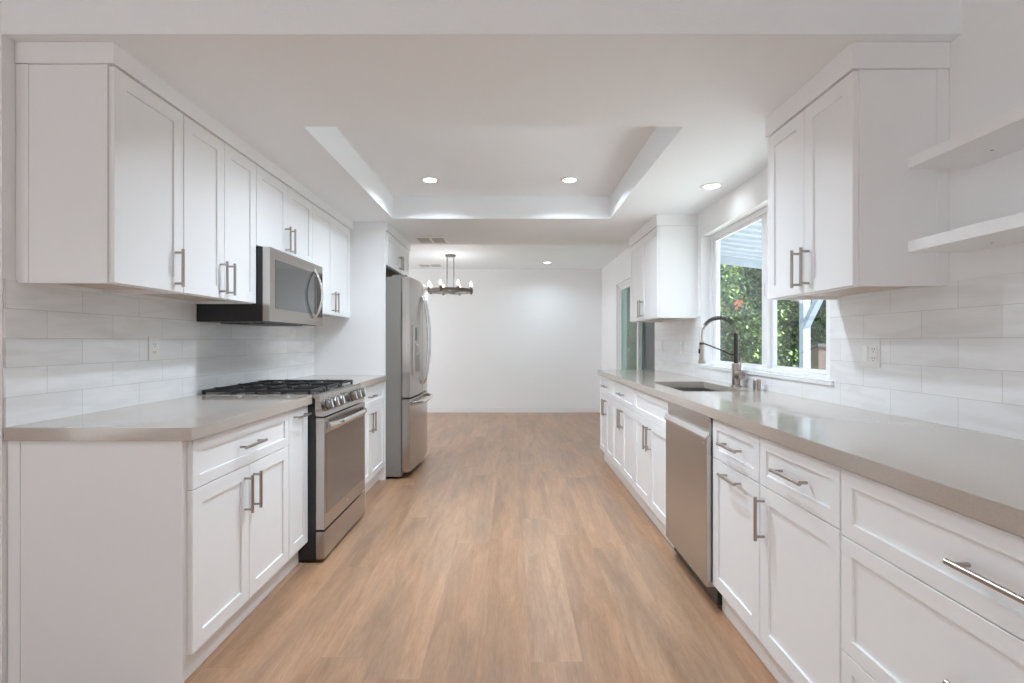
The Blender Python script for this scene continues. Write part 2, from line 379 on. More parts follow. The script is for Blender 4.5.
MB().box(XG-0.015, XG-0.009, 3.215, WY1-0.085, WZ0+0.036, WZ1-0.055).build('glass_pane', 'glass', s1)
MB().box(XG-0.032, XG-0.024, 3.175, 3.190, 1.50, 1.58, 0.002).build('window_latch', 'vinyl', s1)
s2 = sash(WY0+0.155, 3.175, XG+0.017, 0.048, 'window_sash', fw, WZ0+0.016, WZ1-0.035, wz=0.020)
MB().box(XG+0.014, XG+0.020, WY0+0.203, 3.127, WZ0+0.036, WZ1-0.055).build('glass_pane', 'glass', s2)
M['sillgrey'] = plain('sill_edge_grey', (0.50, 0.49, 0.48), 0.4)
struct(MB().box(XR-0.012, XG+0.04, WY0+0.0005, WY1-0.0005, WZ0-0.022, WZ0-0.0003, 0.002).box(XR-0.012, XR-0.0005, WY0-0.03, WY0, WZ0-0.022, WZ0-0.0003).build('trim_window_sill', 'tile'))

# sliding glass door to the patio
XD = 1.60
fd = struct(MB().box(XD-0.05, XD+0.05, DY0, DY0+0.04, 0, DZ1, 0.002).box(XD-0.05, XD+0.05, DY1-0.04, DY1, 0, DZ1, 0.002)
     .box(XD-0.05, XD+0.05, DY0+0.04, DY1-0.04, DZ1-0.04, DZ1, 0.002).box(XD-0.05, XD+0.05, DY0+0.04, DY1-0.04, 0, 0.03, 0.002).build('door_1', 'vinyl'))
s3 = sash(6.22, DY1-0.04, XD-0.02, 0.06, 'sliding_panel', fd, 0.03, DZ1-0.04)
MB().box(XD-0.023, XD-0.017, 6.28, DY1-0.10, 0.08, DZ1-0.09).build('glass_pane', 'tint', s3)
s4 = sash(DY0+0.04, 6.28, XD+0.022, 0.06, 'sliding_panel', fd, 0.03, DZ1-0.04)
MB().box(XD+0.019, XD+0.025, DY0+0.10, 6.22, 0.08, DZ1-0.09).build('glass_pane', 'tint', s4)

M['screenmesh'] = glassmat('insect_screen_mesh', (0.42, 0.43, 0.42), 0.3)
MB().box(XD+0.040, XD+0.043, DY0+0.06, 6.24, 0.05, DZ1-0.06).build('insect_screen', 'screenmesh', fd)

# ------------------------------------------------------------------ cabinets
def front(xf, s, y0, y1, z0, z1, st=0.057, rec=0.007, th=0.019, gap=0.0016):
    """shaker front facing the aisle: s=+1 faces +x, s=-1 faces -x; xf = x of its face"""
    y0 += gap; y1 -= gap; z0 += gap; z1 -= gap
    st = min(st, (z1-z0)*0.28, (y1-y0)*0.30)
    b = MB(); bm = b.bm
    def ringv(x, a, c, d, e): return [bm.verts.new((x, y, z)) for y, z in ((a, d), (c, d), (c, e), (a, e))]
    bk = ringv(xf-s*th, y0, y1, z0, z1); e1 = ringv(xf-s*0.0012, y0, y1, z0, z1)
    o = ringv(xf, y0+0.0012, y1-0.0012, z0+0.0012, z1-0.0012)
    i1 = ringv(xf, y0+st, y1-st, z0+st, z1-st); i2 = ringv(xf-s*rec, y0+st+0.0012, y1-st-0.0012, z0+st+0.0012, z1-st-0.0012)
    for A, B in ((bk, e1), (e1, o), (o, i1), (i1, i2)):
        for k in range(4): bm.faces.new([A[k], A[(k+1) % 4], B[(k+1) % 4], B[k]])
    bm.faces.new(i2); bm.faces.new(bk[::-1])
    return b
def pull(parent, xf, s, y, z, vertical, ln=0.156):
    b = MB(); xb = xf + s*0.032; d = 0.41*ln
    if vertical:
        b.cyl((xb, y, z-ln/2), (xb, y, z+ln/2), 0.0062, n=14)
        for q in (-d, d): b.cyl((xf, y, z+q), (xb, y, z+q), 0.0048, n=12)
    else:
        b.cyl((xb, y-ln/2, z), (xb, y+ln/2, z), 0.0062, n=14)
        for q in (-d, d): b.cyl((xf, y+q, z), (xb, y+q, z), 0.0048, n=12)
    return b.build('handle', 'nickel', parent)

G_LB, G_RB, G_LU, G_RU = 'base cabinets along the range wall', 'base cabinets along the sink wall', 'wall cabinets on the range wall', 'wall cabinets on the sink wall'
def base_cab(side, y0, y1, label, fronts, group, hollow=False, scribe=False):
    s = 1 if side == 'L' else -1
    xw = (XL-0.006) if side == 'L' else (XO-0.002); xf = -1.110 if side == 'L' else 0.900
    xb = xf - s*0.0195; xt = -1.163 if side == 'L' else 0.943
    t = thing('base_cabinet', label, 'cabinet', (xw*0.5+xb*0.5, (y0+y1)/2, 0), group)
    zt = TOP-TH-0.001
    if hollow:
        b = MB().box(xw, xb, y0, y0+0.018, 0.105, zt).box(xw, xb, y1-0.018, y1, 0.105, zt).box(xw, xb, y0+0.018, y1-0.018, 0.105, 0.123)
        b.box(xb, xb-s*0.018, y0+0.018, y1-0.018, 0.123, zt).box(xw, xw+s*0.012, y0+0.018, y1-0.018, 0.123, zt)
    else: b = MB().box(xw, xb, y0+0.0005, y1-0.0005, 0.105, zt, 0.001)
    if scribe:
        e = y0 if side == 'L' else y1
    b.build('body', 'cab', t)
    MB().box(xt, xt-s*0.016, y0+0.0005, y1-0.0005, 0, 0.104, 0.002).build('toe_kick', 'cab', t)
    if scribe:
        MB().box(xw, xb, y0-0.006, y0, 0, zt).box(xw, xw+s*0.042, y0-0.010, y0-0.006, 0, zt, 0.001).box(xb-s*0.024, xb, y0-0.010, y0-0.006, 0, zt, 0.001).build('end_panel', 'cab', t)
    for kind, a, c, z0, z1, hs in fronts:
        f = front(xf, s, a, c, z0, z1, st=0.057 if kind != 'drawer' else 0.042).build(kind, 'cab', t)
        for hy, hz, vert, ln in hs: pull(f, xf, s, hy, hz, vert, ln)
    return t
ZD0, ZD1, ZB = 0.690, 0.864, 0.118
def drawer(a, c, n=1, ln=0.17): return ('drawer', a, c, ZD0, ZD1, [((a+c)/2, (ZD0+ZD1)/2, False, ln)] if n else [])
HZ = 0.575
def dpair(a, c):
    m = (a+c)/2
    return [('door', a, m, ZB, ZD0, [(m-0.035, HZ, True, 0.156)]), ('door', m, c, ZB, ZD0, [(m+0.035, HZ, True, 0.156)])]
base_cab('L', 1.722, 2.490, 'white base cabinet nearest the camera, one wide drawer over two doors, on the range side',
         [drawer(1.736, 2.488)] + dpair(1.736, 2.488), G_LB, scribe=True)
base_cab('L', 2.490, 2.722, 'narrow white pull-out cabinet beside the steel range', [('door', 2.490, 2.720, ZB, ZD1, [(2.605, 0.822, False, 0.15)])], G_LB)
base_cab('L', 3.500, 4.350, 'white base cabinet between the steel range and the refrigerator', [drawer(3.502, 4.348)] + dpair(3.502, 4.348), G_LB)

base_cab('R', 0.455, 1.371, 'wide white base cabinet of three stacked drawers, nearest the camera under the long worktop',
         [('drawer', 0.457, 1.369, 0.680, ZD1, [(0.913, 0.768, False, 0.176)]), ('drawer', 0.457, 1.369, 0.368, 0.680, [(0.913, 0.526, False, 0.176)]),
          ('drawer', 0.457, 1.369, ZB, 0.368, [(0.913, 0.245, False, 0.176)])], G_RB)
base_cab('R', 1.371, 1.818, 'white base cabinet with one drawer over a door with an upright handle',
         [drawer(1.373, 1.816), ('door', 1.373, 1.816, ZB, ZD0, [(1.784, HZ, True, 0.156)])], G_RB)
base_cab('R', 1.818, 2.245, 'white base cabinet with a level handle on both drawer and door, beside the dishwasher',
         [drawer(1.820, 2.243), ('door', 1.820, 2.243, ZB, ZD0, [(2.031, 0.648, False, 0.156)])], G_RB)
base_cab('R', 2.856, 3.690, 'white sink base cabinet with a plain false drawer front over two doors', [drawer(2.858, 3.688, 0)] + dpair(2.858, 3.688), G_RB, hollow=True)
base_cab('R', 3.690, 4.487, 'white base cabinet of one drawer over two doors, between sink cabinet and last cabinet', [drawer(3.692, 4.485)] + dpair(3.692, 4.485), G_RB)
base_cab('R', 4.487, 5.115, 'white base cabinet at the far end of the long worktop near the sliding door', [drawer(4.489, 5.113)] + dpair(4.489, 5.113), G_RB)

# worktops
tag(MB().box(XL-0.004, -1.088, 1.698, 2.722, TOP-TH, TOP, 0.002).build('countertop', 'quartz'), 'taupe quartz worktop on the near cabinets on the near side of the range', 'countertop', 'quartz worktops')
tag(MB().box(XL-0.004, -1.088, 3.498, 4.353, TOP-TH, TOP, 0.002).build('countertop', 'quartz'), 'short taupe quartz worktop between range and refrigerator', 'countertop', 'quartz worktops')
SX0, SX1, SY0, SY1 = 1.010, 1.400, 2.930, 3.655
def slab_hole(x0, x1, y0, y1, z0, z1, hx0, hx1, hy0, hy1):
    b = MB(); bm = b.bm; xs = (x0, hx0, hx1, x1); ys = (y0, hy0, hy1, y1)
    T = [[bm.verts.new((x, y, z1)) for y in ys] for x in xs]; B = [[bm.verts.new((x, y, z0)) for y in ys] for x in xs]
    for i in range(3):
        for j in range(3):
            if i == 1 and j == 1: continue
            bm.faces.new([T[i][j], T[i+1][j], T[i+1][j+1], T[i][j+1]]); bm.faces.new([B[i][j], B[i][j+1], B[i+1][j+1], B[i+1][j]])
    for i in range(3):
        for j in (0, 3): bm.faces.new([T[i][j], T[i+1][j], B[i+1][j], B[i][j]]); bm.faces.new([T[j][i], T[j][i+1], B[j][i+1], B[j][i]])
    for a, c in (((1,1),(2,1)), ((2,1),(2,2)), ((2,2),(1,2)), ((1,2),(1,1))):
        bm.faces.new([T[a[0]][a[1]], T[c[0]][c[1]], B[c[0]][c[1]], B[a[0]][a[1]]])
    bmesh.ops.recalc_face_normals(bm, faces=bm.faces)
    ed = [e for e in bm.edges if len(e.link_faces) == 2 and e.calc_face_angle(0) > 1.0]
    bmesh.ops.bevel(bm, geom=ed, offset=0.002, segments=2, affect='EDGES')
    return b
tag(slab_hole(0.882, XR+0.004, 0.43, 5.16, TOP-TH, TOP, SX0, SX1, SY0, SY1).build('countertop', 'quartz'),
    'long polished taupe quartz worktop with the sink cut into it, under the window', 'countertop', 'quartz worktops')

# sink
t = thing('kitchen_sink', 'stainless steel undermount sink bowl below the window', 'sink', ((SX0+SX1)/2, (SY0+SY1)/2, 0.66))
zs = TOP-TH-0.001; x0, x1, y0, y1 = SX0-0.008, SX1+0.008, SY0-0.008, SY1+0.008; q = 0.004
MB().box(x0-q, x0, y0-q, y1+q, 0.66, zs).box(x1, x1+q, y0-q, y1+q, 0.66, zs).box(x0, x1, y0-q, y0, 0.66, zs).box(x0, x1, y1, y1+q, 0.66, zs).box(x0, x1, y0, y1, 0.656, 0.66).build('basin', 'sink', t)
MB().lathe(((x0+x1)/2+0.08, (y0+y1)/2, 0.660), [(0, 0.001), (0.035, 0.001), (0.043, 0.004), (0.045, 0.0)], 24).build('drain', 'chrome', t)

# faucet
FX, FY = 1.458, 3.255
t = thing('kitchen_faucet', 'tall spring-neck faucet with dark coil and nickel base behind the sink', 'faucet', (FX, FY, TOP))
MB().lathe((FX, FY, TOP), [(0, 0), (0.034, 0), (0.034, 0.006), (0.026, 0.010), (0.026, 0.145), (0.020, 0.152), (0, 0.152)], 24).build('base', 'nickel', t)
MB().cyl((FX, FY-0.02, TOP+0.075), (FX+0.012, FY-0.062, TOP+0.075), 0.026, n=24).build('valve', 'nickel', t)
MB().cyl((FX+0.004, FY-0.052, TOP+0.09), (FX+0.006, FY-0.060, TOP+0.185), 0.005, 0.004, n=12).build('handle', 'nickel', t)
MB().cyl((FX, FY, TOP+0.15), (FX, FY, TOP+0.345), 0.0145, n=18).build('riser', 'springdark', t)
path = [(FX, FY, TOP+0.30)]
R0 = 0.103; zc = TOP+0.343
for k in range(25):
    a = PI*k/24*0.86
    path.append((FX-R0*1.06+R0*1.06*math.cos(a), FY, zc+R0*math.sin(a)))
sp = []
def along(path, tt):
    L_ = [0]
    for a, c in zip(path, path[1:]): L_.append(L_[-1] + (Vector(c)-Vector(a)).length)
    d = tt*L_[-1]
    for i in range(len(path)-1):
        if L_[i+1] >= d:
            u = (d-L_[i])/max(1e-9, L_[i+1]-L_[i]); return Vector(path[i]).lerp(Vector(path[i+1]), u), (Vector(path[i+1])-Vector(path[i])).normalized()
    return Vector(path[-1]), (Vector(path[-1])-Vector(path[-2])).normalized()
NC = 30; NP = NC*9
for k in range(NP+1):
    p, d = along(path, k/NP); sv = Vector((0, 1, 0)); uv = d.cross(sv).normalized(); a = 2*PI*NC*k/NP
    sp.append(p + (sv*math.cos(a) + uv*math.sin(a))*0.0115)
MB().tube(sp, 0.0028, n=6).build('spring', 'springdark', t)
end = Vector(path[-1]); d = (end-Vector(path[-2])).normalized()
hx = end.x - 0.004
hose = path + [tuple(end + d*0.02), (hx-0.008, FY, TOP+0.345), (hx-0.010, FY, TOP+0.32), (hx-0.010, FY, TOP+0.285)]
MB().tube(hose, 0.0062, n=10).build('hose', 'nickel', t)
MB().cyl(tuple(end-d*0.012), tuple(end+d*0.014), 0.0155, 0.013, n=18).build('spring_collar', 'nickel', t)
sx = hx-0.010
sh = MB().lathe((sx, FY, TOP+0.150), [(0, 0), (0.022, 0.0), (0.024, 0.008), (0.018, 0.028), (0.0165, 0.05), (0.0165, 0.135), (0.010, 0.145), (0, 0.145)], 20).build('spray_head', 'nickel', t)
MB().box(sx-0.021, sx-0.014, FY-0.008, FY+0.008, TOP+0.215, TOP+0.245, 0.002).build('spray_button', 'black', sh)
MB().tube([(FX, FY, TOP+0.195), (FX-0.09, FY, TOP+0.235), (sx+0.012, FY, TOP+0.281)], 0.0045, n=8).ring((sx, FY, TOP+0.273), 0.0115, 0.0165, 0, 0.012, 20).build('docking_arm', 'springdark', t)
t = tag(MB().lathe((1.462, 2.985, TOP), [(0, 0), (0.025, 0), (0.025, 0.003), (0.0215, 0.005), (0.0215, 0.062), (0.019, 0.066), (0, 0.066)], 24).build('air_gap_cap', 'nickel'), 'short nickel air gap cap on the worktop next to the faucet', 'air gap')

# wall cabinets
def wall_cab(side, y0, y1, z0, label, doors, group, z1=2.167, xfd=None, strips=False):
    s = 1 if side == 'L' else -1
    xw = (XL-0.007) if side == 'L' else (XO-0.001); xf = (-1.392 if side == 'L' else 1.192) if xfd is None else xfd
    xb = xf - s*0.0195
    t = thing('wall_cabinet', label, 'cabinet', ((xw+xb)/2, (y0+y1)/2, z0), group)
    a = 0.018
    b = MB().box(xw, xb, y0, y0+a, z0, z1, 0.001).box(xw, xb, y1-a, y1, z0, z1, 0.001).box(xb-s*a, xb, y0+a, y1-a, z0, z1).box(xw, xw+s*0.012, y0+a, y1-a, z0, z1).box(xw, xb-s*a, y0+a, y1-a, z1-a, z1)
    b.build('body', 'cab', t)
    if strips: MB().box(xw, xw+s*0.042, y0-0.004, y0, z0, z1, 0.001).build('scribe_strip', 'cab', t); MB().box(xb-s*0.02, xb, y0-0.004, y0, z0, z1, 0.001).build('scribe_strip', 'cab', t)
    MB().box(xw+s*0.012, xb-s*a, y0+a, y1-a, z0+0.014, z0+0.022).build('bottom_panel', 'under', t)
    for a0, c0, hy, hz, ln in doors:
        f = front(xf, s, a0, c0, z0+0.001, z1-0.002).build('door', 'cab', t)
        if hy is not None: pull(f, xf, s, hy, hz, True, ln)
    return t
def wpair(a, c, hz): m = (a+c)/2; return [(a, m, m-0.033, hz, 0.156), (m, c, m+0.033, hz, 0.156)]
ZU = 1.412; HU = 1.512
wall_cab('L', 1.746, 2.120, ZU, 'white single-door wall cabinet, nearest the camera on the range side', [(1.749, 2.119, 2.068, HU, 0.156)], G_LU, 2.175, strips=True)
wall_cab('L', 2.120, 2.722, ZU, 'tall white two-door wall cabinet touching the near side of the microwave', wpair(2.121, 2.721, HU), G_LU, 2.175)
wall_cab('L', 2.722, 3.488, 1.732, 'short white two-door wall cabinet above the microwave', wpair(2.723, 3.487, 1.835), G_LU, 2.175)
wall_cab('L', 3.488, 4.352, ZU, 'white two-door wall cabinet between the microwave and the tall fridge panel', wpair(3.489, 4.300, HU), G_LU, 2.175)
ZR = 1.402
wall_cab('R', 1.746, 2.335, ZR, 'white two-door wall cabinet beside the floating shelves, overlapping the window', wpair(1.748, 2.334, HU-0.005), G_RU, 2.158, strips=True)
wall_cab('R', 4.105, 5.060, ZR, 'white two-door wall cabinet on the far side of the window', wpair(4.107, 5.058, HU-0.005), G_RU, 2.158)
# flat crown boards over the wall cabinets
def crown(n, xo, xi, y0, y1, z0):
    return struct(MB().box(xo, xi, y0, y1, z0, ZL-0.0005, 0.002).build('trim_%d' % n, 'cab'))
crown(1, XL-0.007, -1.384, 1.737, 4.352, 2.176)
crown(2, 1.184, XO-0.001, 1.737, 2.338, 2.159)
crown(3, 1.184, XO-0.001, 4.097, 5.066, 2.159)

# tall fridge surround
t = thing('fridge_panel', 'tall white end panel between the worktop and the refrigerator', 'panel', (-1.41, 4.365, 0), 'panels around the refrigerator')
MB().box(XL-0.007, -1.104, 4.356, 4.375, 0, 2.176, 0.001).build('board', 'cab', t)
MB().box(-1.124, -1.104, 4.350, 4.356, TOP+0.002, 2.176, 0.001).build('edge_strip', 'cab', t)
tag(MB().box(XL-0.007, -1.104, 5.325, 5.344, 0, 2.176, 0.001).build('fridge_panel', 'cab'), 'tall white end panel on the far side of the refrigerator', 'panel', 'panels around the refrigerator')
wall_cab('L', 4.377, 5.323, 1.875, 'deep white two-door wall cabinet above the refrigerator', [(4.380, 4.850, 4.817, 1.965, 0.13), (4.850, 5.320, 4.883, 1.965, 0.13)], G_LU, 2.175, xfd=-1.092)
crown(4, XL-0.007, -1.084, 4.354, 5.350, 2.176)

# ------------------------------------------------------------------ microwave
MY0, MY1, MZ0, MZ1 = 2.727, 3.483, 1.316, 1.727
t = thing('microwave', 'over-the-range stainless steel microwave with black sides and bowed handle', 'microwave', (-1.54, 3.1, MZ0))
MB().box(XL+0.001, -1.362, MY0, MY1, MZ0, MZ1, 0.003).build('body', 'black', t)
d = MB().box(-1.361, -1.318, MY0, MY1, MZ0+0.004, MZ1-0.001, 0.005).build('door', 'steelh', t)
MB().box(-1.3178, -1.3165, MY0+0.060, MY1-0.115, MZ0+0.075, MZ1-0.062, 0.0005).build('window', 'mwglass', d)
MB().box(-1.3178, -1.3165, MY1-0.105, MY1-0.012, MZ0+0.055, MZ1-0.05, 0.0005).build('control_panel', 'darkglass', d)
hp = []
for k in range(17):
    u = k/16; z = MZ0+0.045 + u*(MZ1-MZ0-0.095); a = math.sin(PI*u)
    hp.append((-1.316+0.004+0.047*a**0.8, MY1-0.160, z))
MB().tube(hp, 0.0105, n=12).build('handle', 'chrome', d)
b = MB()
for k in range(6): b.box(-1.66+k*0.045, -1.635+k*0.045, MY0+0.12, MY1-0.12, MZ0-0.006, MZ0+0.001)
b.build('vent_grille', 'black', t)

# ------------------------------------------------------------------ range
RY0, RY1 = 2.728, 3.486
t = thing('gas_range', 'stainless slide-in gas range with black cast-iron grates and front knobs', 'range', (-1.38, 3.11, 0))
MB().box(XL+0.004, -1.072, RY0, RY1, 0.012, 0.900, 0.002).build('body', 'black', t)
for yy in (RY0+0.05, RY1-0.05):
    for xx in (-1.65, -1.095): MB().cyl((xx, yy, 0), (xx, yy, 0.0125), 0.020, n=14).build('foot', 'black', t)
MB().box(XL+0.002, -1.085, RY0-0.0, RY1+0.0, 0.9005, 0.9180, 0.002).build('cooktop', 'steelh', t)
MB().prism([(-1.085, 0.9005), (-1.071, 0.800), (-1.026, 0.797), (-1.054, 0.912), (-1.062, 0.9180), (-1.085, 0.9180)], 'y', RY0, RY1, 0.0015).build('control_panel', 'steelh', t)
nrm = Vector((0.115, 0, 0.028)).normalized()
def onpanel(y, u):     # u 0 bottom .. 1 top of the slanted panel
    return Vector((-1.026, y, 0.797)).lerp(Vector((-1.054, y, 0.912)), u)
MB_ = MB(); P0, P1 = onpanel(0, 0.2), onpanel(0, 0.82)
MB_.prism([(P0.x, P0.z), (P0.x+nrm.x*0.0015, P0.z+nrm.z*0.0015), (P1.x+nrm.x*0.0015, P1.z+nrm.z*0.0015), (P1.x, P1.z)], 'y', 3.050, 3.165)
MB_.build('display', 'darkglass', t)
for ky in (2.795, 2.890, 2.985, 3.225, 3.320, 3.415):
    c = onpanel(ky, 0.5)
    k = MB().lathe(c, [(0, 0), (0.035, 0), (0.035, 0.006), (0.032, 0.008), (0.030, 0.030), (0.027, 0.033), (0, 0.033)], 28, nrm).build('knob', 'knobsteel', t)
    up = Vector((-0.028, 0, 0.115)).normalized(); MB().cyl(c+nrm*0.036-up*0.024, c+nrm*0.036+up*0.024, 0.0055, n=10).build('knob_grip', 'chrome', k)
    MB().lathe(c, [(0.0, 0.0085), (0.0335, 0.0085), (0.0328, 0.013), (0.0, 0.013)], 28, nrm).build('knob_collar', 'black', k)
d = MB().box(-1.071, -1.024, RY0+0.002, RY1-0.002, 0.178, 0.790, 0.004).build('oven_door', 'steel', t)
MB().box(-1.0238, -1.0226, RY0+0.024, RY1-0.030, 0.262, 0.700, 0.0005).build('oven_window', 'ovenglass', d)
MB().lathe((-1.0238, 3.11, 0.222), [(0, 0.0012), (0.010, 0.0012), (0.011, 0.0), ], 24, (1, 0, 0)).build('emblem', 'chrome', d)
hp = []; rr = []
for k in range(17):
    u = k/16; a = min(1, math.sin(PI*u)*2.2)
    hp.append((-1.022+0.006+0.026*a+0.012*math.sin(PI*u), RY0+0.045+u*(RY1-RY0-0.09), 0.742)); rr.append(0.0135)
MB().tube(hp, rr, n=14, sy=1.5).build('handle', 'chrome', d)
MB().box(-1.071, -1.024, RY0+0.002, RY1-0.002, 0.018, 0.168, 0.004).build('storage_drawer', 'steel', t)
# burners and grates
bx = [(-1.555, 2.86), (-1.275, 2.86), (-1.415, 3.11), (-1.555, 3.36), (-1.275, 3.36)]
for x, y in bx: MB().lathe((x, y, 0.9180), [(0, 0), (0.05, 0), (0.048, 0.004), (0.037, 0.005), (0.037, 0.009), (0.030, 0.0095), (0, 0.0095)], 24).build('burner', 'black', t)
gz0, gz1 = 0.930, 0.943
for gy in (RY0+0.012, RY0+0.262, RY0+0.512):
    y0, y1 = gy, gy+0.232; x0, x1 = -1.700, -1.105; b = MB(); ww = 0.011
    b.box(x0, x1, y0, y0+ww, gz0, gz1, 0.002).box(x0, x1, y1-ww, y1, gz0, gz1, 0.002)
    for x in (x0, (x0+x1)/2-ww/2, x1-ww): b.box(x, x+ww, y0, y1, gz0, gz1, 0.002)
    for cx in (-1.555, -1.275):
        cy = (y0+y1)/2
        for dx, dy in ((1, 0), (-1, 0), (0, 1), (0, -1)):
            if dx: b.box(cx+dx*0.03, cx+dx*0.145, cy-0.004, cy+0.004, gz0, gz1+0.004, 0.0015)
            else: b.box(cx-0.004, cx+0.004, cy+dy*0.03, cy+dy*0.112, gz0, gz1+0.004, 0.0015)
    for x in (x0, x1-0.014, (x0+x1)/2-0.007):
        for y in (y0, y1-0.014): b.box(x, x+0.014, y, y+0.014, 0.9180, gz0+0.002, 0.001)
    b.build('grate', 'iron', t)

# ------------------------------------------------------------------ dishwasher
DX = 0.876
t = thing('dishwasher', 'stainless steel dishwasher built in under the long worktop', 'dishwasher', (1.2, 2.55, 0))
MB().box(0.925, 1.50, 2.252, 2.850, 0.02, 0.866).build('body', 'black', t)
d = MB().box(DX, 0.924, 2.253, 2.849, 0.100, 0.782, 0.003).build('door', 'steel', t)
MB().prism([(DX+0.004, 0.7825), (DX-0.008, 0.765), (DX-0.008, 0.775), (DX-0.002, 0.800), (DX+0.012, 0.803), (DX+0.012, 0.7825)], 'y', 2.253, 2.849, 0.001).build('handle', 'chrome', d)
MB().box(DX+0.013, 0.924, 2.253, 2.849, 0.7825, 0.866, 0.002).build('control_panel', 'steelh', t)
MB().box(DX-0.0008, DX+0.0005, 2.275, 2.300, 0.742, 0.749).build('badge', 'chrome', d)
MB().box(0.960, 0.968, 2.253, 2.849, 0.0, 0.098).build('toe_kick', 'black', t)
for yy in (2.30, 2.80): MB().cyl((1.40, yy, 0), (1.40, yy, 0.025), 0.015, n=12).build('foot', 'black', t)

# ------------------------------------------------------------------ refrigerator
FY0, FY1 = 4.382, 5.300
t = thing('refrigerator', 'stainless french-door refrigerator with water dispenser and bottom freezer drawer', 'refrigerator', (-1.3, 4.85, 0))
MB().box(-1.690, -0.972, FY0, FY1, 0.022, 1.775, 0.004).build('body', 'side', t)
for xx in (-1.60, -1.02):
    for yy in (FY0+0.06, FY1-0.06): MB().cyl((xx, yy, 0), (xx, yy, 0.0225), 0.02, n=14).build('foot', 'black', t)
def fx(y):     # gently bowed front
    u = (y-FY0)/(FY1-FY0)*2-1
    return -0.898 + 0.030*(1-u*u)
def fdoor(y0, y1, z0, z1, name):
    pts = [(-0.964, y0)] + [(fx(y0 + (y1-y0)*k/12), y0 + (y1-y0)*k/12) for k in range(13)] + [(-0.964, y1)]
    return MB().prism(pts, 'z', z0, z1, 0.004).build(name, 'steel', t, smooth=30)
ym = (FY0+FY1)/2
dl = fdoor(FY0+0.001, ym-0.003, 0.715, 1.775, 'door'); dr = fdoor(ym+0.003, FY1-0.001, 0.715, 1.775, 'door'); dz = fdoor(FY0+0.001, FY1-0.001, 0.060, 0.700, 'freezer_drawer')
MB().box(-0.971, -0.965, FY0+0.01, FY1-0.01, 0.07, 1.765).build('gasket', 'black', t)
for dd, yy in ((dl, ym-0.045), (dr, ym+0.045)):
    hp = []
    for k in range(21):
        u = k/20; hp.append((fx(yy)+0.004+0.062*math.sin(PI*u)**0.6, yy, 0.80+u*0.84))
    MB().tube(hp, 0.0115, n=12).build('handle', 'chrome', dd)
hp = []
for k in range(21):
    u = k/20; yy = FY0+0.06+u*(FY1-FY0-0.12); hp.append((fx(yy)+0.004+0.055*min(1, math.sin(PI*u)*1.8), yy, 0.655))
MB().tube(hp, 0.012, n=12, sy=1.5).build('handle', 'chrome', dz)
dp = MB(); xa = fx(4.50)
dp.box(xa-0.004, fx(4.62)+0.0025, 4.475, 4.695, 0.905, 1.360, 0.004)
dp = dp.build('water_dispenser', 'steelh', dl)
MB().box(fx(4.62)+0.0020, fx(4.62)+0.0035, 4.500, 4.670, 1.215, 1.335, 0.0008).build('dispenser_screen', 'darkglass', dp)
MB().box(fx(4.62)+0.0020, fx(4.62)+0.0032, 4.500, 4.670, 0.935, 1.195, 0.0006).build('dispenser_recess', 'side', dp)
MB().prism([(fx(4.62)+0.003, 1.19), (fx(4.62)+0.014, 1.17), (fx(4.62)+0.012, 1.11), (fx(4.62)+0.003, 1.09)], 'y', 4.545, 4.625, 0.001).build('dispenser_lever', 'chrome', dp)
for yy in (FY0+0.03, FY1-0.09): MB().box(-1.06, -0.93, yy, yy+0.06, 1.776, 1.795, 0.004).build('hinge_cover', 'side', t)

# ------------------------------------------------------------------ floating shelves
for z0, z1, lab in ((1.782, 1.818, 'upper white floating shelf on the wall beside the wall cabinet'), (1.504, 1.541, 'lower white floating shelf on the wall just above the tile')):
    t = thing('floating_shelf', lab, 'shelf', (1.42, 1.05, z0), 'floating shelves')
    MB().box(1.314, XO-0.0005, 0.44, 1.660, z0, z1, 0.002).build('board', 'cab', t)
    for yy in (0.6, 1.05, 1.50): MB().lathe((1.44, yy, z0), [(0, -0.0006), (0.0045, -0.0006), (0.005, 0.0005)], 12).build('screw_cap', 'steel', t)

# ------------------------------------------------------------------ outlets and switches
def outlet(x, s, y, z, gangs, label):
    wd = 0.070 if gangs == 1 else 0.114
    t = thing('wall_outlet', label, 'outlet', (x, y, z), 'wall plates on the tile')
    MB().box(x+s*0.0002, x+s*0.006, y-wd/2, y+wd/2, z-0.057, z+0.057, 0.002).build('plate', 'plate', t)
    ys = [y] if gangs == 1 else [y-0.024, y+0.024]
    for i, yy in enumerate(ys):
        if gangs == 2 and i == 1:
            MB().box(x+s*0.006, x+s*0.0085, yy-0.016, yy+0.016, z-0.033, z+0.033, 0.001).build('rocker_switch', 'trim', t)
            continue
        f = MB().box(x+s*0.006, x+s*0.0075, yy-0.0165, yy+0.0165, z-0.034, z+0.034, 0.001).build('receptacle', 'plate', t)
        b = MB()
        for zz in (z-0.018, z+0.018):
            b.box(x+s*0.0074, x+s*0.0080, yy-0.008, yy-0.0055, zz-0.004, zz+0.005).box(x+s*0.0074, x+s*0.0080, yy+0.0055, yy+0.008, zz-0.004, zz+0.005)
            b.cyl((x+s*0.0074, yy, zz-0.010), (x+s*0.0080, yy, zz-0.010), 0.0024, n=10)
        b.build('slots', 'slot', f)
outlet(XL, 1, 2.400, 1.176, 1, 'white outlet plate on the tile of the range wall')
outlet(XR, -1, 2.113, 1.157, 2, 'white double plate with rocker switch and outlet, right of the window')
outlet(XR, -1, 4.46, 1.155, 1, 'white outlet plate on the far tile, nearer the window')
outlet(XR, -1, 5.05, 1.155, 1, 'white outlet plate on the far tile, nearer the sliding door')

